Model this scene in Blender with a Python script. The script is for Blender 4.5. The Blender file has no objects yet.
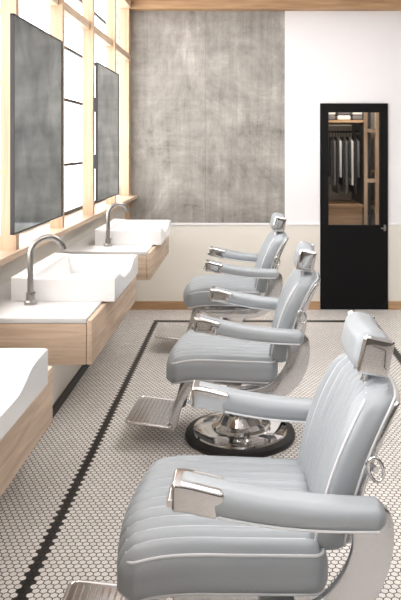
import bpy, bmesh, math
from mathutils import Vector, Matrix

S = bpy.context.scene
S.view_settings.view_transform = 'Standard'

def srgb(r, g, b):
    f = lambda c: (c/12.92 if c <= 0.04045 else ((c+0.055)/1.055)**2.4)
    return (f(r/255), f(g/255), f(b/255), 1)

# ------------------------------------------------------------ materials
def newmat(name):
    m = bpy.data.materials.new(name); m.use_nodes = True
    nt = m.node_tree
    return m, nt, nt.nodes['Principled BSDF']

def simple(name, col, rough=0.5, metal=0.0, bump=0, bscale=200, coat=0, spec=0.5):
    m, nt, b = newmat(name)
    b.inputs['Base Color'].default_value = col
    b.inputs['Roughness'].default_value = rough
    b.inputs['Metallic'].default_value = metal
    b.inputs['Coat Weight'].default_value = coat
    b.inputs['Specular IOR Level'].default_value = spec
    tc = nt.nodes.new('ShaderNodeTexCoord')
    n = nt.nodes.new('ShaderNodeTexNoise'); n.inputs['Scale'].default_value = bscale
    nt.links.new(tc.outputs['Object'], n.inputs['Vector'])
    if bump:
        bp = nt.nodes.new('ShaderNodeBump'); bp.inputs['Strength'].default_value = bump
        bp.inputs['Distance'].default_value = 0.002
        nt.links.new(n.outputs['Fac'], bp.inputs['Height'])
        nt.links.new(bp.outputs['Normal'], b.inputs['Normal'])
    return m

def noisy(name, c1, c2, scale=(3, 3, 3), nscale=1.0, detail=6, rough=0.6, lo=0.35, hi=0.65, bump=0.0, dist=0.0, metal=0.0):
    m, nt, b = newmat(name)
    tc = nt.nodes.new('ShaderNodeTexCoord')
    mp = nt.nodes.new('ShaderNodeMapping'); mp.inputs['Scale'].default_value = scale
    n = nt.nodes.new('ShaderNodeTexNoise')
    n.inputs['Scale'].default_value = nscale; n.inputs['Detail'].default_value = detail
    n.inputs['Distortion'].default_value = dist
    r = nt.nodes.new('ShaderNodeValToRGB')
    r.color_ramp.elements[0].position = lo; r.color_ramp.elements[0].color = c1
    r.color_ramp.elements[1].position = hi; r.color_ramp.elements[1].color = c2
    L = nt.links.new
    L(tc.outputs['Object'], mp.inputs['Vector']); L(mp.outputs['Vector'], n.inputs['Vector'])
    L(n.outputs['Fac'], r.inputs['Fac']); L(r.outputs['Color'], b.inputs['Base Color'])
    b.inputs['Roughness'].default_value = rough
    b.inputs['Metallic'].default_value = metal
    if bump:
        bp = nt.nodes.new('ShaderNodeBump'); bp.inputs['Strength'].default_value = bump
        bp.inputs['Distance'].default_value = 0.003
        L(n.outputs['Fac'], bp.inputs['Height']); L(bp.outputs['Normal'], b.inputs['Normal'])
    return m

def concrete():
    m, nt, b = newmat('concrete')
    N = nt.nodes.new; L = nt.links.new
    tc = N('ShaderNodeTexCoord')
    def noise(scale, sc, det, dist=0, rg=0.65):
        mp = N('ShaderNodeMapping'); mp.inputs['Scale'].default_value = scale
        n = N('ShaderNodeTexNoise'); n.inputs['Scale'].default_value = sc
        n.inputs['Detail'].default_value = det; n.inputs['Distortion'].default_value = dist
        n.inputs['Roughness'].default_value = rg
        L(tc.outputs['Object'], mp.inputs['Vector']); L(mp.outputs['Vector'], n.inputs['Vector'])
        return n.outputs['Fac']
    a = noise((1, 1, 1), 1.5, 12, 0.8, 0.75)
    c = noise((9, 1, 0.8), 1.6, 8, 0.2)
    d = noise((0.6, 1, 9), 1.2, 6, 0.4)
    f = noise((1, 1, 1), 9, 6, 0.6, 0.7)
    g = noise((26, 1, 2.0), 1.3, 5, 0.6, 0.6)
    def math_(op, x, y):
        k = N('ShaderNodeMath'); k.operation = op
        for i, v in enumerate((x, y)):
            if isinstance(v, (int, float)): k.inputs[i].default_value = v
            else: L(v, k.inputs[i])
        return k.outputs[0]
    s = math_('ADD', math_('ADD', math_('MULTIPLY', a, 0.54), math_('MULTIPLY', f, 0.14)), math_('ADD', math_('MULTIPLY', c, 0.22), math_('MULTIPLY', d, 0.10)))
    r = N('ShaderNodeValToRGB'); cr = r.color_ramp
    cr.elements[0].position = 0.39; cr.elements[0].color = srgb(108, 104, 99)
    cr.elements[1].position = 0.61; cr.elements[1].color = srgb(188, 183, 176)
    e = cr.elements.new(0.46); e.color = srgb(140, 136, 130)
    e = cr.elements.new(0.54); e.color = srgb(163, 158, 152)
    L(s, r.inputs['Fac'])
    sx = N('ShaderNodeSeparateXYZ'); L(tc.outputs['Object'], sx.inputs[0])
    def line(o, pos, w):
        return math_('LESS_THAN', math_('ABSOLUTE', math_('SUBTRACT', o, pos), 0), w)
    ln = math_('MAXIMUM', math_('MULTIPLY', line(sx.outputs[2], 2.05, 0.004), 0.5), line(sx.outputs[0], -0.36, 0.004))
    sc = math_('MULTIPLY', math_('GREATER_THAN', g, 0.63), 0.45)
    fac = math_('MULTIPLY', math_('MAXIMUM', ln, sc), 0.28)
    mx = N('ShaderNodeMix'); mx.data_type = 'RGBA'
    L(fac, mx.inputs[0]); L(r.outputs['Color'], mx.inputs[6]); mx.inputs[7].default_value = srgb(92, 87, 83)
    L(mx.outputs[2], b.inputs['Base Color'])
    b.inputs['Roughness'].default_value = 0.75
    bp = N('ShaderNodeBump'); bp.inputs['Strength'].default_value = 0.2; bp.inputs['Distance'].default_value = 0.01
    L(s, bp.inputs['Height']); L(bp.outputs['Normal'], b.inputs['Normal'])
    return m

def hexfloor():
    m, nt, b = newmat('hex_mosaic_tile')
    N = nt.nodes.new; L = nt.links.new
    P = 0.0285
    tc = N('ShaderNodeTexCoord')
    def vm(op, x, y=None):
        k = N('ShaderNodeVectorMath'); k.operation = op
        for i, v in enumerate((x, y)):
            if v is None: continue
            if isinstance(v, tuple): k.inputs[i].default_value = v
            else: L(v, k.inputs[i])
        return k.outputs['Value'] if op in ('DOT_PRODUCT', 'LENGTH') else k.outputs['Vector']
    def mt(op, x, y=None):
        k = N('ShaderNodeMath'); k.operation = op
        for i, v in enumerate((x, y)):
            if v is None: continue
            if isinstance(v, (int, float)): k.inputs[i].default_value = v
            else: L(v, k.inputs[i])
        return k.outputs[0]
    q3 = math.sqrt(3)
    p0 = vm('MULTIPLY', tc.outputs['Object'], (1/P, 1/P, 0))
    p = vm('ADD', p0, (1000.0, 577*q3, 0))
    a = vm('SUBTRACT', vm('MODULO', p, (1, q3, 1)), (0.5, q3/2, 0))
    bb = vm('SUBTRACT', vm('MODULO', vm('ADD', p, (0.5, q3/2, 0)), (1, q3, 1)), (0.5, q3/2, 0))
    da = vm('DOT_PRODUCT', a, a); db = vm('DOT_PRODUCT', bb, bb)
    lt = mt('LESS_THAN', da, db)
    mix = N('ShaderNodeMix'); mix.data_type = 'VECTOR'
    L(lt, mix.inputs[0]); L(bb, mix.inputs[4]); L(a, mix.inputs[5])
    g = mix.outputs[1]
    ab = vm('ABSOLUTE', g)
    d1 = vm('DOT_PRODUCT', ab, (0.5, q3/2, 0))
    d2 = vm('DOT_PRODUCT', ab, (1, 0, 0))
    dist = mt('MAXIMUM', d1, d2)
    idv = vm('SUBTRACT', p0, g)
    cen = vm('MULTIPLY', idv, (P, P, 0))
    sx = N('ShaderNodeSeparateXYZ'); L(cen, sx.inputs[0])
    X, Y = sx.outputs[0], sx.outputs[1]
    wn = N('ShaderNodeTexWhiteNoise'); L(vm('ADD', vm('SNAP', cen, (P*0.5, P*q3/2, 1)), (0.001, 0.001, 0)), wn.inputs['Vector'])
    inX = mt('MULTIPLY', mt('GREATER_THAN', X, -0.81), mt('LESS_THAN', X, 1.21))
    inY = mt('LESS_THAN', Y, 6.42)
    sl = mt('MULTIPLY', mt('LESS_THAN', mt('ABSOLUTE', mt('ADD', X, 0.788)), 0.024), inY)
    sr = mt('MULTIPLY', mt('LESS_THAN', mt('ABSOLUTE', mt('SUBTRACT', X, 1.19)), 0.024), inY)
    sb = mt('MULTIPLY', mt('LESS_THAN', mt('ABSOLUTE', mt('SUBTRACT', Y, 6.39)), 0.028), inX)
    st = mt('MINIMUM', mt('ADD', sl, mt('ADD', sr, sb)), 1.0)
    white = N('ShaderNodeMix'); white.data_type = 'RGBA'
    white.inputs[6].default_value = srgb(220, 214, 208); white.inputs[7].default_value = srgb(240, 236, 231)
    L(wn.outputs['Value'], white.inputs[0])
    c2 = N('ShaderNodeMix'); c2.data_type = 'RGBA'
    L(st, c2.inputs[0]); L(white.outputs[2], c2.inputs[6]); c2.inputs[7].default_value = srgb(24, 22, 22)
    gm = mt('GREATER_THAN', dist, 0.43)
    c3 = N('ShaderNodeMix'); c3.data_type = 'RGBA'
    gc = N('ShaderNodeMix'); gc.data_type = 'RGBA'
    L(st, gc.inputs[0]); gc.inputs[6].default_value = srgb(72, 62, 56); gc.inputs[7].default_value = srgb(50, 44, 41)
    L(gm, c3.inputs[0]); L(c2.outputs[2], c3.inputs[6]); L(gc.outputs[2], c3.inputs[7])
    L(c3.outputs[2], b.inputs['Base Color'])
    rg = mt('ADD', mt('MULTIPLY', gm, 0.5), 0.38)
    L(rg, b.inputs['Roughness'])
    return m

def glass():
    m, nt, b = newmat('clear_glass')
    nt.nodes.remove(b)
    out = nt.nodes['Material Output']
    t = nt.nodes.new('ShaderNodeBsdfTransparent'); g = nt.nodes.new('ShaderNodeBsdfGlossy')
    g.inputs['Roughness'].default_value = 0.02
    mx = nt.nodes.new('ShaderNodeMixShader'); mx.inputs[0].default_value = 0.06
    nt.links.new(t.outputs[0], mx.inputs[1]); nt.links.new(g.outputs[0], mx.inputs[2])
    nt.links.new(mx.outputs[0], out.inputs['Surface'])
    return m

M = dict(
    leather=simple('blue_grey_leather', srgb(160, 165, 169), 0.38, bump=0.15, bscale=350),
    piping=simple('pale_piping', srgb(222, 223, 225), 0.5),
    chrome=simple('polished_chrome', (0.72, 0.71, 0.70, 1), 0.05, 1.0),
    satin=simple('satin_aluminium', (0.66, 0.66, 0.67, 1), 0.22, 1.0),
    steel=simple('brushed_steel', (0.42, 0.40, 0.38, 1), 0.3, 1.0),
    rubber=simple('black_rubber', srgb(28, 26, 26), 0.45),
    ceramic=simple('white_ceramic', srgb(234, 233, 232), 0.2, coat=0.3),
    slab=simple('white_solid_surface', srgb(220, 219, 218), 0.35),
    white=simple('white_plaster', srgb(238, 236, 237), 0.8),
    dim=simple('taupe_plaster', srgb(114, 109, 104), 0.8),
    cream=simple('cream_paint', srgb(228, 223, 213), 0.7),
    black=simple('black_lacquer', srgb(8, 8, 9), 0.6, spec=0.2),
    dark=simple('dark_steel_frame', srgb(48, 48, 50), 0.5),
    oakh=noisy('pale_oak_horizontal', srgb(180, 153, 128), srgb(213, 190, 166), (3, 3, 40), 1.2, 8, 0.55, 0.3, 0.7, dist=0.6),
    oakv=noisy('pale_oak_vertical', srgb(180, 149, 120), srgb(210, 183, 154), (40, 40, 2), 1.0, 8, 0.55, 0.3, 0.7, dist=0.4),
    oakd=noisy('warm_oak', srgb(162, 125, 90), srgb(192, 157, 120), (3, 3, 40), 1.0, 8, 0.55, 0.3, 0.7),
    concrete=concrete(), floor=hexfloor(), glass=glass(),
    mirror=noisy('tinted_mirror', (0.34, 0.40, 0.44, 1), (0.60, 0.67, 0.71, 1), (2, 2, 2), 2.6, 12, 0.06, 0.36, 0.64, metal=1.0, dist=0.5),
    cloth1=simple('dark_cloth', srgb(45, 45, 50), 0.9, bump=0.5),
    cloth2=simple('grey_cloth', srgb(110, 108, 108), 0.9, bump=0.5),
    cloth3=simple('white_cloth', srgb(225, 222, 216), 0.9, bump=0.5),
)

# ------------------------------------------------------------ helpers
def empty(name, loc=(0, 0, 0), rz=0, parent=None):
    e = bpy.data.objects.new(name, None); e.empty_display_size = 0.1
    S.collection.objects.link(e); e.location = loc; e.rotation_euler = (0, 0, rz)
    if parent: e.parent = parent
    return e

def mesh_obj(name, verts, faces, mat, parent=None, smooth=True, ang=35, bevel=0, bseg=3):
    bm = bmesh.new()
    vs = [bm.verts.new(v) for v in verts]
    for f in faces:
        try: bm.faces.new([vs[i] for i in f])
        except ValueError: pass
    bmesh.ops.remove_doubles(bm, verts=bm.verts, dist=1e-5)
    bmesh.ops.recalc_face_normals(bm, faces=bm.faces)
    if bevel:
        es = [e for e in bm.edges if len(e.link_faces) == 2 and e.calc_face_angle(0) > 0.6]
        bmesh.ops.bevel(bm, geom=es, offset=bevel, segments=bseg, profile=0.5, affect='EDGES', clamp_overlap=True)
    me = bpy.data.meshes.new(name); bm.to_mesh(me); bm.free()
    if smooth:
        for p in me.polygons: p.use_smooth = True
        me.set_sharp_from_angle(angle=math.radians(ang))
    me.materials.append(mat)
    o = bpy.data.objects.new(name, me); S.collection.objects.link(o)
    if parent: o.parent = parent
    return o

BF = [(0, 1, 3, 2), (4, 6, 7, 5), (0, 4, 5, 1), (2, 3, 7, 6), (0, 2, 6, 4), (1, 5, 7, 3)]
def box(name, x0, x1, y0, y1, z0, z1, mat, parent=None, bevel=0):
    v = [(x, y, z) for x in (x0, x1) for y in (y0, y1) for z in (z0, z1)]
    return mesh_obj(name, v, BF, mat, parent, bevel=bevel, bseg=2)

def boxes(name, lst, mat, parent=None):
    V, F = [], []
    for (x0, x1, y0, y1, z0, z1) in lst:
        k = len(V); V += [(x, y, z) for x in (x0, x1) for y in (y0, y1) for z in (z0, z1)]
        F += [tuple(i+k for i in f) for f in BF]
    bm = bmesh.new(); vs = [bm.verts.new(v) for v in V]
    for f in F: bm.faces.new([vs[i] for i in f])
    bmesh.ops.recalc_face_normals(bm, faces=bm.faces)
    me = bpy.data.meshes.new(name); bm.to_mesh(me); bm.free(); me.materials.append(mat)
    o = bpy.data.objects.new(name, me); S.collection.objects.link(o)
    if parent: o.parent = parent
    return o

def lathe(name, prof, mat, parent, c=(0, 0, 0), seg=56):
    V, F = [], []
    for r, z in prof:
        for i in range(seg):
            a = 2*math.pi*i/seg
            V.append((c[0]+r*math.cos(a), c[1]+r*math.sin(a), c[2]+z))
    for j in range(len(prof)-1):
        for i in range(seg):
            k = (i+1) % seg
            F.append((j*seg+i, j*seg+k, (j+1)*seg+k, (j+1)*seg+i))
    F.append(tuple(range(seg))); F.append(tuple(range((len(prof)-1)*seg, len(prof)*seg)))
    return mesh_obj(name, V, F, mat, parent)

def catmull(pts, n=8, closed=False):
    P = [Vector(p) for p in pts]; out = []
    m = len(P)
    for i in range(m if closed else m-1):
        if closed: a, b, c, d = P[(i-1) % m], P[i], P[(i+1) % m], P[(i+2) % m]
        else: a, b, c, d = P[max(i-1, 0)], P[i], P[i+1], P[min(i+2, m-1)]
        for k in range(n):
            t = k/n
            out.append(0.5*((2*b)+(c-a)*t+(2*a-5*b+4*c-d)*t*t+(3*b-a-3*c+d)*t**3))
    if not closed: out.append(P[-1])
    return out

def tube(name, pts, r, mat, parent, closed=False, seg=10):
    P = [Vector(p) for p in pts]; n = len(P); V, F = [], []
    up = None
    for i in range(n):
        if closed: t = (P[(i+1) % n]-P[(i-1) % n]).normalized()
        else: t = (P[min(i+1, n-1)]-P[max(i-1, 0)]).normalized()
        if up is None:
            up = t.orthogonal().normalized()
        else:
            up = (up - t*up.dot(t))
            up = up.normalized() if up.length > 1e-6 else t.orthogonal().normalized()
        s = t.cross(up)
        for k in range(seg):
            a = 2*math.pi*k/seg
            V.append(P[i]+up*math.cos(a)*r+s*math.sin(a)*r)
    for i in range(n if closed else n-1):
        j = (i+1) % n
        for k in range(seg):
            l = (k+1) % seg
            F.append((i*seg+k, i*seg+l, j*seg+l, j*seg+k))
    if not closed:
        F.append(tuple(range(seg))); F.append(tuple(range((n-1)*seg, n*seg)))
    return mesh_obj(name, V, F, mat, parent, ang=60)

def plate(name, outline, y0, y1, mat, parent, bevel=0.004):
    n = len(outline)
    V = [(x, y0, z) for x, z in outline]+[(x, y1, z) for x, z in outline]
    F = [tuple(range(n)), tuple(range(n, 2*n))]+[(i, (i+1) % n, n+(i+1) % n, n+i) for i in range(n)]
    return mesh_obj(name, V, F, mat, parent, bevel=bevel, bseg=2)

def rounded(name, half, r, n, mat, parent, func=None):
    """rounded cuboid on a dense grid; func(p, nrm) -> p"""
    ax = []
    for h, k in zip(half, n):
        inn = h-r
        c = [-inn+2*inn*i/k for i in range(k+1)]
        e = [r*math.tan(math.radians(a)) for a in (12, 23, 34, 45)]
        ax.append([-(inn+t) for t in reversed(e)]+c+[inn+t for t in e])
    V, F = [], []
    for d in range(3):
        u, v = [i for i in range(3) if i != d]
        for sgn in (-1, 1):
            k0 = len(V)
            for a in ax[u]:
                for b in ax[v]:
                    q = [0, 0, 0]; q[d] = sgn*half[d]; q[u] = a; q[v] = b
                    inner = Vector([max(-(half[i]-r), min(half[i]-r, q[i])) for i in range(3)])
                    nr = (Vector(q)-inner).normalized()
                    p = inner+nr*r
                    V.append(func(p, nr) if func else p)
            nb = len(ax[v])
            for i in range(len(ax[u])-1):
                for j in range(nb-1):
                    F.append((k0+i*nb+j, k0+i*nb+j+1, k0+(i+1)*nb+j+1, k0+(i+1)*nb+j))
    return mesh_obj(name, V, F, mat, parent, ang=75)

def sstep(a, b, x):
    t = max(0, min(1, (x-a)/(b-a))); return t*t*(3-2*t)

# ------------------------------------------------------------ room
ZB = 6.87; XW = -1.13; H = 3.06; XR = 4.2; YF = -2.6
floor = box('floor', XW-0.14, XR, YF, ZB+1.9, -0.1, 0, M['floor'])
dx0, dx1, dh = 0.765, 1.43, 2.02
T = 0.14
box('wall_back_concrete', XW-0.14, 0.42, ZB, ZB+T, 0.845, H, M['concrete'])
box('wall_back', 0.42, dx0, ZB, ZB+T, 0.845, H, M['white'])
box('wall_back_right', dx1, XR, ZB, ZB+T, 0.845, H, M['white'])
box('wall_back_lintel', dx0, dx1, ZB, ZB+T, dh, H, M['white'])
for nm, a, b_ in (('wall_back_wainscot', XW-0.14, dx0), ('wall_back_wainscot_right', dx1, XR)):
    box(nm, a, b_, ZB-0.012, ZB+T, 0, 0.825, M['cream'])
box('trim_1', XW, dx0, ZB-0.02, ZB+T, 0.825, 0.845, M['white'])
box('trim_2', dx1, XR, ZB-0.02, ZB+T, 0.825, 0.845, M['white'])
box('baseboard_back', XW, dx0, ZB-0.03, ZB-0.012, 0, 0.08, M['oakd'])
box('baseboard_back_right', dx1, XR, ZB-0.03, ZB-0.012, 0, 0.08, M['oakd'])
box('trim_3', XW+0.02, XR, ZB-0.12, ZB, 2.925, H, M['oakd'])
box('wall_left', XW-0.14, XW, YF, ZB, 0, 1.09, M['cream'])
box('baseboard_left', XW, XW+0.02, YF, ZB-0.03, 0, 0.05, M['rubber'])
box('wall_right', XR, XR+0.14, YF, ZB+T, 0, H, M['dim'])
box('wall_front', XW-0.14, XR+0.14, YF-0.14, YF, 0, H, M['dim'])
box('ceiling', XW-0.14, XR+0.14, YF-0.14, ZB+T, H, H+0.14, M['white'])

# ------------------------------------------------------------ window wall
win = empty('window_1')
box('sill', XW-0.12, XW+0.11, YF, ZB-0.03, 1.09, 1.12, M['oakh'], win, 0.004)
posts = []
y = 3.26-0.84*7
while y < 6.5:
    posts.append((XW+0.01, XW+0.085, y-0.022, y+0.022, 1.12, H)); y += 0.84
posts.append((XW-0.04, XW+0.04, 6.74, 6.86, 0.85, H))
posts = [p for p in posts if p[2] > YF]
boxes('timber_posts', posts, M['oakv'], win)
boxes('timber_rails', [(XW-0.0, XW+0.06, YF, 6.74, 2.42, 2.475), (XW-0.06, XW+0.06, YF, 6.74, 2.93, 3.04)], M['oakh'], win)
mun = []
for z in (1.135, 1.47, 1.92, 2.28, 2.70):
    mun.append((XW-0.105, XW-0.085, YF, 6.74, z-0.010, z+0.010))
boxes('steel_muntins', mun, M['dark'], win)
box('pane', XW-0.093, XW-0.090, YF, 6.74, 1.12, H, M['glass'], win)

# ------------------------------------------------------------ mirrors
for yc in (3.27, 4.94):
    e = empty('wall_mirror', (-0.94, yc, 1.69))
    box('backing', -0.014, -0.004, -0.385, 0.385, -0.45, 0.45, M['black'], e, 0.002)
    box('mirror_glass', -0.004, 0.0, -0.385, 0.385, -0.450, 0.450, M['mirror'], e)
    boxes('mirror_rim', [(-0.014, 0.003, -0.391, -0.385, -0.456, 0.456), (-0.014, 0.003, 0.385, 0.391, -0.456, 0.456),
                         (-0.014, 0.003, -0.391, 0.391, 0.450, 0.456), (-0.014, 0.003, -0.391, 0.391, -0.456, -0.450)], M['dark'], e)
    boxes('mount', [(-0.105, -0.014, -0.03, 0.01, 0.15, 0.25), (-0.105, -0.014, -0.03, 0.01, -0.25, -0.15)], M['dark'], e)

# ------------------------------------------------------------ counters with basins
def basin(parent):
    LX, LY, HH = 0.435, 0.33, 0.098
    nx, ny = 70, 90
    def z(x, y):
        wall = 0.020
        cx0, cx1, cy = 0.07, LX-wall, LY-wall
        d = min(x-cx0, cx1-x, cy-abs(y))
        rim = HH
        front = sstep(LX-0.16, LX-0.02, x)
        rim -= 0.040*front*math.exp(-((y)/0.16)**4)
        rim += 0.008*sstep(0.12, 0.0, x)
        t = sstep(0.0, 0.04, d)
        bottom = 0.010
        if d <= 0:
            e = min(x, LX-x, LY-abs(y))
            return rim-0.005*(1-sstep(0, 0.008, e))
        return rim*(1-t)+bottom*t
    xs = [LX*i/nx for i in range(nx+1)]; ys = [-LY+2*LY*j/ny for j in range(ny+1)]
    V = [(x, y, z(x, y)) for x in xs for y in ys]
    F = [(i*(ny+1)+j, (i+1)*(ny+1)+j, (i+1)*(ny+1)+j+1, i*(ny+1)+j+1) for i in range(nx) for j in range(ny)]
    per = [i*(ny+1) for i in range(nx+1)]+[nx*(ny+1)+j for j in range(1, ny+1)]+[i*(ny+1)+ny for i in range(nx-1, -1, -1)]+[j for j in range(ny-1, 0, -1)]
    k = len(V)
    for q in per:
        V.append((V[q][0], V[q][1], 0.0))
    m = len(per)
    for i in range(m):
        F.append((per[i], per[(i+1) % m], k+(i+1) % m, k+i))
    F.append(tuple(range(k, k+m)))
    mesh_obj('bowl', V, F, M['ceramic'], parent, ang=50)
    lathe('drain', [(0.001, 0.011), (0.022, 0.011), (0.022, 0.016), (0.008, 0.017), (0.001, 0.017)], M['chrome'], parent, (0.2, 0, 0), 24)

for y0 in (0.99, 2.66, 4.34):
    y1 = y0+1.12
    e = empty('washbasin_counter', (0, 0, 0))
    box('oak_cabinet', XW+0.021, -0.592, y0, y1, 0.768, 0.924, M['oakh'], e, 0.003)
    box('drawer_front', -0.590, -0.57, y0+0.0, y1, 0.768, 0.938, M['oakh'], e, 0.003)
    box('white_top', XW+0.001, -0.591, y0, y1, 0.925, 0.946, M['slab'], e, 0.003)
    b = empty('wash_basin', (-0.97, y0+0.61, 0.947)); basin(b)
    f = empty('faucet', (-0.875, y0+0.235, 0.946), math.radians(35))
    lathe('base', [(0.026, 0), (0.026, 0.012), (0.018, 0.018), (0.016, 0.05), (0.001, 0.05)], M['steel'], f, seg=24)
    pts = [(0, 0, 0.02), (0, 0, 0.20)]
    for i in range(1, 13):
        a = math.pi*i/12*0.93
        pts.append((0.072-0.072*math.cos(a), 0, 0.20+0.072*math.sin(a)))
    tube('gooseneck', pts, 0.0125, M['steel'], f, seg=16)
    tube('lever', [(0, -0.015, 0.045), (0, -0.05, 0.055)], 0.006, M['steel'], f)

# ------------------------------------------------------------ barber chair
def chair(name, loc, rz):
    R = empty(name, loc, rz)
    lathe('rubber_base_ring', [(0.001, 0), (0.30, 0), (0.305, 0.010), (0.30, 0.028), (0.262, 0.036), (0.001, 0.036)], M['rubber'], R)
    lathe('chrome_base', [(0.001, 0.03), (0.262, 0.034), (0.258, 0.045), (0.22, 0.056), (0.16, 0.06), (0.155, 0.075), (0.12, 0.085), (0.10, 0.12),
                          (0.095, 0.135), (0.075, 0.14), (0.075, 0.22), (0.088, 0.225), (0.088, 0.25), (0.07, 0.255), (0.07, 0.335), (0.001, 0.335)], M['chrome'], R)
    rounded('underseat_frame', (0.20, 0.21, 0.03), 0.012, (4, 4, 2), M['satin'], R, lambda p, n: p+Vector((-0.02, 0, 0.350)))
    # seat
    hx, hy, hz, r = 0.280, 0.300, 0.066, 0.05
    def seatdef(q):
        x, y, z = q
        f = max(0, (-x-0.05)/0.22)
        y *= 1+0.05*f-0.03*max(0, x/0.27)
        z += 0.012-0.027*x
        z -= 0.03*f**3
        x -= 0.03*math.cos(min(1, abs(y)/0.30)*math.pi/2)*f
        return Vector((x-0.068, y, z+0.434))
    CH = 10; cw = 2*(hy-0.012)/CH
    def groove(y):
        t = ((y+hy-0.012)/cw)
        if t < 0 or t > CH: return 0.0
        t = t % 1.0
        return 0.013*(1-abs(2*t-1)**2.4)
    def seatf(p, n):
        w = (1-n.y**2)*sstep(-0.6, 0.1, n.z) if n.x < 0.5 else 0
        return seatdef(p+Vector((n.x, 0, n.z))*groove(p.y)*w)
    rounded('seat_cushion', (hx, hy, hz), r, (14, 100, 3), M['leather'], R, seatf)
    k = 0.72
    def loopxy(ox, oy, z, rr=0.03):
        pts = []
        for cx, cy, a0 in ((ox-rr, oy-rr, 0), (-ox+rr, oy-rr, 90), (-ox+rr, -oy+rr, 180), (ox-rr, -oy+rr, 270)):
            for i in range(7):
                a = math.radians(a0+15*i); pts.append(Vector((cx+rr*math.cos(a), cy+rr*math.sin(a), z)))
        out = []
        for i in range(len(pts)):
            a, b = pts[i], pts[(i+1) % len(pts)]
            m = max(1, int((b-a).length/0.03))
            for j in range(m): out.append(a.lerp(b, j/m))
        return out
    tube('seat_piping_top', [seatdef(p) for p in loopxy(hx-r+r*k, hy-r+r*k, hz-r+r*k)], 0.0045, M['piping'], R, True, 8)
    tube('seat_piping_bottom', [seatdef(p) for p in loopxy(hx-r+r*k, hy-r+r*k, -(hz-r+r*k))], 0.004, M['piping'], R, True, 8)
    for c in range(1, CH):
        yy = -hy+0.012+c*cw
        pts = [Vector((hx-0.06-2*(hx-0.05)*i/14, yy, hz)) for i in range(14)]+[Vector((-hx+0.035, yy, hz-0.002)), Vector((-hx+0.014, yy, hz-0.016))]
        tube('seat_seam_%d' % c, [seatdef(p)+Vector((0, 0, 0.0015)) for p in pts], 0.0026, M['piping'], R, False, 6)
    # backrest
    bx, by, bz, br = 0.052, 0.265, 0.215, 0.042
    def backdef(q, off=0):
        x, y, z = q
        t = max(0, (z-0.06)/0.155)
        y *= math.sqrt(max(0.05, 1-0.26*t*t))
        y *= 1-0.05*max(0, -z/0.2)
        x += -0.035*(abs(y)/0.25)**2.5
        x += (z+0.215)*0.34+0.02*(z/0.2)**2
        return Vector((x+0.222+off, y, z+0.690))
    CB = 10; cb = 2*(by-0.012)/CB
    def backf(p, n):
        t = (p.y+by-0.012)/cb
        g = 0 if (t < 0 or t > CB) else 0.012*(1-abs(2*(t % 1)-1)**2.4)
        w = (1-n.y**2)*(1 if n.x < 0.1 else 0)*sstep(-0.9, -0.3, n.z)
        return backdef(p+Vector((n.x, 0, n.z))*g*w)
    rounded('backrest_cushion', (bx, by, bz), br, (2, 100, 14), M['leather'], R, backf)
    rounded('backrest_shell', (0.012, by-0.02, bz-0.02), 0.010, (2, 16, 12), M['satin'], R, lambda p, n: backdef(p, 0.052))
    def loopyz(oy, oz, x, rr=0.03): return [Vector((x, p.x, p.y)) for p in loopxy(oy, oz, 0, rr)]
    tube('backrest_piping', [backdef(p) for p in loopyz(by-br+br*k, bz-br+br*k, -(bx-br+br*k))], 0.0045, M['piping'], R, True, 8)
    tube('backrest_rear_piping', [backdef(p) for p in loopyz(by-br+br*k, bz-br+br*k, (bx-br+br*k))], 0.0042, M['piping'], R, True, 8)
    for c in range(1, CB):
        yy = -by+0.012+c*cb
        pts = [Vector((-bx, yy, -bz+0.04+2*(bz-0.04)*i/12)) for i in range(13)]+[Vector((-bx+0.012, yy, bz-0.012))]
        tube('backrest_seam_%d' % c, [backdef(p)-Vector((0.002, 0, 0)) for p in pts], 0.0030, M['piping'], R, False, 6)
    # headrest
    hm = Matrix.Translation((0.355, 0, 0.994)) @ Matrix.Rotation(math.radians(12), 4, 'Y')
    rounded('headrest_cushion', (0.052, 0.15, 0.064), 0.040, (3, 14, 4), M['leather'], R,
            lambda p, n: hm @ Vector((p.x-0.012*math.cos(p.y/0.15*1.5)+0.006, p.y, p.z)))
    for s in (-1, 1):
        rounded('headrest_endcap', (0.046, 0.012, 0.056), 0.011, (4, 1, 4), M['chrome'], R, lambda p, n: hm @ Vector((p.x+0.006, p.y+s*0.150, p.z)))
        tube('headrest_post', [(0.325, s*0.06, 0.85), (0.355, s*0.06, 0.94)], 0.009, M['chrome'], R)
    rounded('headrest_bracket', (0.010, 0.085, 0.035), 0.006, (2, 4, 3), M['chrome'], R, lambda p, n: p+Vector((0.345, 0, 0.912)))
    # arms
    AY = 0.352
    for s in (-1, 1):
        def armdef(p, n=None):
            x, y, z = p
            w = 1+0.12*math.sin((x+0.28)/0.56*math.pi)
            zz = z*(1.0-0.10*x/0.28)
            return Vector((x+0.075, y*w+s*AY, zz+0.680-0.125*x-0.02*math.cos(x/0.28*1.57)))
        rounded('armrest_pad', (0.27, 0.046, 0.036), 0.030, (20, 6, 3), M['leather'], R, armdef)
        # chrome nose: flat top plate wrapping the front of the pad, with a handgrip lip
        rounded('armrest_chrome_cap', (0.058, 0.046, 0.033), 0.010, (6, 6, 4), M['chrome'], R,
                lambda p, n: armdef(Vector((p.x-0.222+(0.02 if p.x > 0 and p.z > 0 else 0)*(p.x/0.058), p.y*1.04, p.z*1.05-0.006*max(0, -p.x/0.058)**2))))
        tube('handgrip_lip', [armdef(Vector((-0.284, s*0+yy, -0.022))) for yy in (-0.044, -0.02, 0.0, 0.02, 0.044)], 0.009, M['chrome'], R)
        for q in (-1, 1):
            tube('armrest_trim', [armdef(Vector((-0.16+0.41*i/12, q*0.042, -0.027))) for i in range(13)], 0.0035, M['piping'], R, False, 8)
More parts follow.
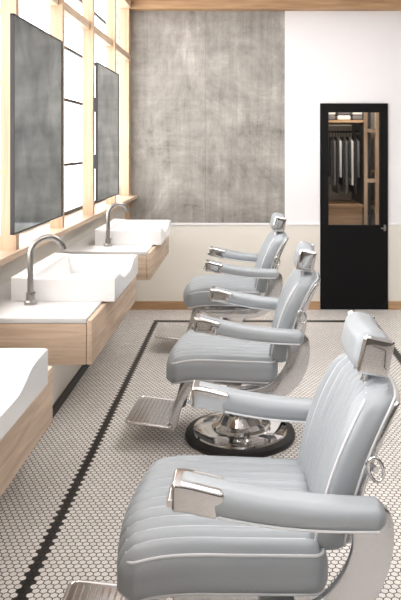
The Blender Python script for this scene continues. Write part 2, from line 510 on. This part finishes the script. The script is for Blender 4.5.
        o = [(0.27, 0.65), (0.355, 0.645), (0.375, 0.58), (0.36, 0.48), (0.31, 0.39), (0.23, 0.33), (0.10, 0.305), (-0.05, 0.31), (-0.18, 0.33),
             (-0.19, 0.365), (-0.05, 0.365), (0.08, 0.37), (0.17, 0.40), (0.23, 0.46), (0.265, 0.54)]
        oo = [(v.x, v.z) for v in catmull([(a, 0, b) for a, b in o], 5, True)]
        ya, yb = sorted((s*0.308, s*0.334))
        plate('side_frame', oo, ya, yb, M['satin'], R, 0.007)
        box('frame_bracket', 0.02, 0.12, min(s*0.19, s*0.31), max(s*0.19, s*0.31), 0.318, 0.345, M['satin'], R, 0.004)
        tube('recline_handle', [Vector((0.335+0.020*math.cos(a*math.pi/8)-0.006*math.sin(a*math.pi/8), s*0.288, 0.73+0.032*math.sin(a*math.pi/8))) for a in range(16)], 0.005, M['chrome'], R, True, 8)
        tube('recline_pin', [(0.31, s*0.23, 0.73), (0.335, s*0.292, 0.73)], 0.009, M['chrome'], R)
    # leg rest + footrest
    lm = Matrix.Translation((-0.315, 0, 0.255)) @ Matrix.Rotation(math.radians(14), 4, 'Y')
    rounded('leg_rest_panel', (0.016, 0.15, 0.125), 0.013, (2, 10, 6), M['leather'], R, lambda p, n: lm @ p)
    for s in (-1, 1):
        plate('footrest_side_arm', [(-0.20, 0.36), (-0.28, 0.35), (-0.335, 0.25), (-0.375, 0.11), (-0.36, 0.08), (-0.33, 0.09), (-0.295, 0.23), (-0.24, 0.31), (-0.20, 0.325)],
              min(s*0.158, s*0.176), max(s*0.158, s*0.176), M['satin'], R, 0.003)
    fm = Matrix.Translation((-0.475, 0, 0.115)) @ Matrix.Rotation(math.radians(6), 4, 'Y')
    rounded('footrest_plate', (0.125, 0.19, 0.009), 0.007, (4, 6, 1), M['satin'], R, lambda p, n: fm @ p)
    for i in range(10):
        x = -0.099+0.022*i
        tube('footrest_rib_%d' % i, [fm @ Vector((x, -0.165, 0.010)), fm @ Vector((x, 0.165, 0.010))], 0.0035, M['chrome'], R, False, 6)
    tube('footrest_rim', [fm @ v for v in loopxy(0.125, 0.19, 0.004, 0.03)], 0.008, M['chrome'], R, True, 8)
    tube('pump_lever', catmull([(0.03, 0.03, 0.20), (0.12, 0.12, 0.20), (0.24, 0.20, 0.23)], 6), 0.009, M['chrome'], R)
    return R

chair('barber_chair', (0.025, 2.17, 0), 0)
chair('barber_chair', (-0.01, 3.87, 0), math.radians(-4))
chair('barber_chair', (-0.07, 5.58, 0), 0)

# ------------------------------------------------------------ door and closet
d = empty('door_1', (0, 0, 0))
g0, g1, gz0, gz1 = 0.845, 1.35, 0.825, 1.93
dx0b, dx1b = dx0+0.004, dx1-0.004
boxes('door_leaf', [(dx0b, g0, ZB-0.03, ZB+0.03, 0.005, dh-0.004), (g1, dx1b, ZB-0.03, ZB+0.03, 0.005, dh-0.004),
                    (g0, g1, ZB-0.03, ZB+0.03, 0.005, gz0), (g0, g1, ZB-0.03, ZB+0.03, gz1, dh-0.004)], M['black'], d)
box('door_glass', g0, g1, ZB-0.004, ZB+0.004, gz0, gz1, M['glass'], d)
boxes('handle', [(1.385, 1.405, ZB-0.04, ZB-0.03, 0.77, 0.83), (1.385, 1.400, ZB-0.07, ZB-0.04, 0.792, 0.808), (1.35, 1.400, ZB-0.078, ZB-0.066, 0.794, 0.806)], M['steel'], d)
c0, c1, cy1 = 0.45, 2.0, ZB+1.75
box('wall_closet_left', c0-0.1, c0, ZB+T, cy1, 0, 2.5, M['cream'])
box('wall_closet_right', c1, c1+0.1, ZB+T, cy1, 0, 2.5, M['cream'])
box('wall_closet_back', c0-0.1, c1+0.1, cy1, cy1+0.1, 0, 2.5, M['cream'])
box('ceiling_closet', c0-0.1, c1+0.1, ZB+T, cy1+0.1, 2.5, 2.6, M['cream'])
w = empty('wardrobe', (0, 0, 0))
boxes('uprights', [(0.93, 0.955, 7.72, 7.745, 0, 2.2), (0.93, 0.955, 8.5, 8.55, 0, 2.2), (1.34, 1.38, 7.5, 8.55, 0, 2.2), (1.9, 1.94, 7.7, 8.55, 0, 2.2)], M['dark'], w)
boxes('shelves', [(0.62, 1.34, 7.72, 8.55, 1.86, 1.885), (0.62, 1.34, 7.72, 8.55, 0.92, 0.95),
                  (1.38, 1.9, 7.72, 8.55, 0.9, 0.94), (1.38, 1.9, 7.72, 8.55, 1.3, 1.33), (1.38, 1.9, 7.72, 8.55, 1.7, 1.73)], M['oakd'], w)
boxes('timber_screen', [(1.385, 1.425, 7.25, 7.30, 0, 2.3), (1.27, 1.30, 7.25, 7.30, 0, 2.3), (1.30, 1.385, 7.255, 7.295, 1.74, 1.78), (1.30, 1.385, 7.255, 7.295, 1.22, 1.26)], M['oakv'], w)
tube('rail', [(0.62, 8.0, 1.76), (1.34, 8.0, 1.76)], 0.012, M['dark'], w)
boxes('drawers', [(0.63, 1.33, 7.73, 8.5, 0.50, 0.70), (0.63, 1.33, 7.73, 8.5, 0.71, 0.92)], M['oakd'], w)
cl = empty('hanging_clothes', (0, 0, 0), 0, w)
for i in range(10):
    x = 1.0+0.033*i; ln = 0.40+0.09*((i*7) % 3)
    mt_ = (M['cloth1'], M['cloth2'], M['cloth1'], M['cloth3'])[(i*5) % 4]
    o = [(-0.20, 1.65), (-0.04, 1.705), (0.04, 1.705), (0.20, 1.65), (0.22, 1.65-ln), (-0.22, 1.65-ln)]
    V = [(x-0.012, 8.0+a, b) for a, b in o]+[(x+0.012, 8.0+a, b) for a, b in o]
    F = [tuple(range(6)), tuple(range(6, 12))]+[(k, (k+1) % 6, 6+(k+1) % 6, 6+k) for k in range(6)]
    mesh_obj('garment_%d' % i, V, F, mt_, cl, bevel=0.006)
    tube('hook_%d' % i, [(x, 8.0, 1.70), (x, 8.0, 1.76), (x, 8.01, 1.775)], 0.003, M['dark'], cl, False, 6)
ft = empty('folded_towels', (0, 0, 0), 0, w)
for i in range(3):
    for j in range(2):
        rounded('towel_%d_%d' % (i, j), (0.075, 0.14, 0.028), 0.02, (2, 3, 1), M['cloth3'] if (i+j) % 2 else M['cloth2'], ft,
                lambda p, n: p+Vector((1.02+0.17*i-0.05, 7.95, 1.914+0.057*j)))

# ------------------------------------------------------------ added fill panels & world light
def area(name, loc, sx, sy, power, col=(1, 1, 1), rot=(0, 0, 0), parent=None):
    l = bpy.data.lights.new(name, 'AREA'); l.shape = 'RECTANGLE'; l.size = sx; l.size_y = sy
    l.energy = power; l.color = col
    o = bpy.data.objects.new(name, l); S.collection.objects.link(o); o.location = loc; o.rotation_euler = rot
    if parent: o.parent = parent
    return o
for i, (x, y, pw) in enumerate(((0.6, 1.6, 22), (0.6, 4.8, 44), (2.9, 3.0, 20))):  # unseen overhead panels with housings, added to brighten the room
    e = empty('added_fill_panel', (x, y, H))
    box('fill_housing', -0.65, 0.65, -0.65, 0.65, -0.05, 0, M['white'], e)
    area('fill_lamp', (0, 0, -0.055), 1.2, 1.2, pw, (1, 0.98, 0.96), parent=e)
e = empty('added_fill_panel', (1.2, 7.4, 2.5)); box('fill_housing', -0.1, 0.1, -0.1, 0.1, -0.03, 0.0, M['white'], e)  # small fill light added above the closet to brighten it
area('fill_lamp', (0, 0, -0.035), 0.18, 0.18, 12, (1, 0.95, 0.88), parent=e)

W = bpy.data.worlds.new('World'); S.world = W; W.use_nodes = True
bg = W.node_tree.nodes['Background']; bg.inputs[0].default_value = (1.0, 0.99, 0.985, 1); bg.inputs[1].default_value = 6.2

# ------------------------------------------------------------ camera
cam = bpy.data.cameras.new('camera'); co = bpy.data.objects.new('camera', cam); S.collection.objects.link(co)
co.location = (0, 0, 1.6); co.rotation_euler = (math.radians(90), 0, 0)
cam.sensor_fit = 'VERTICAL'; cam.sensor_height = 24; cam.lens = 28
cam.shift_x = -41.5/600; cam.shift_y = -154/600
cam.clip_start = 0.05
S.camera = co
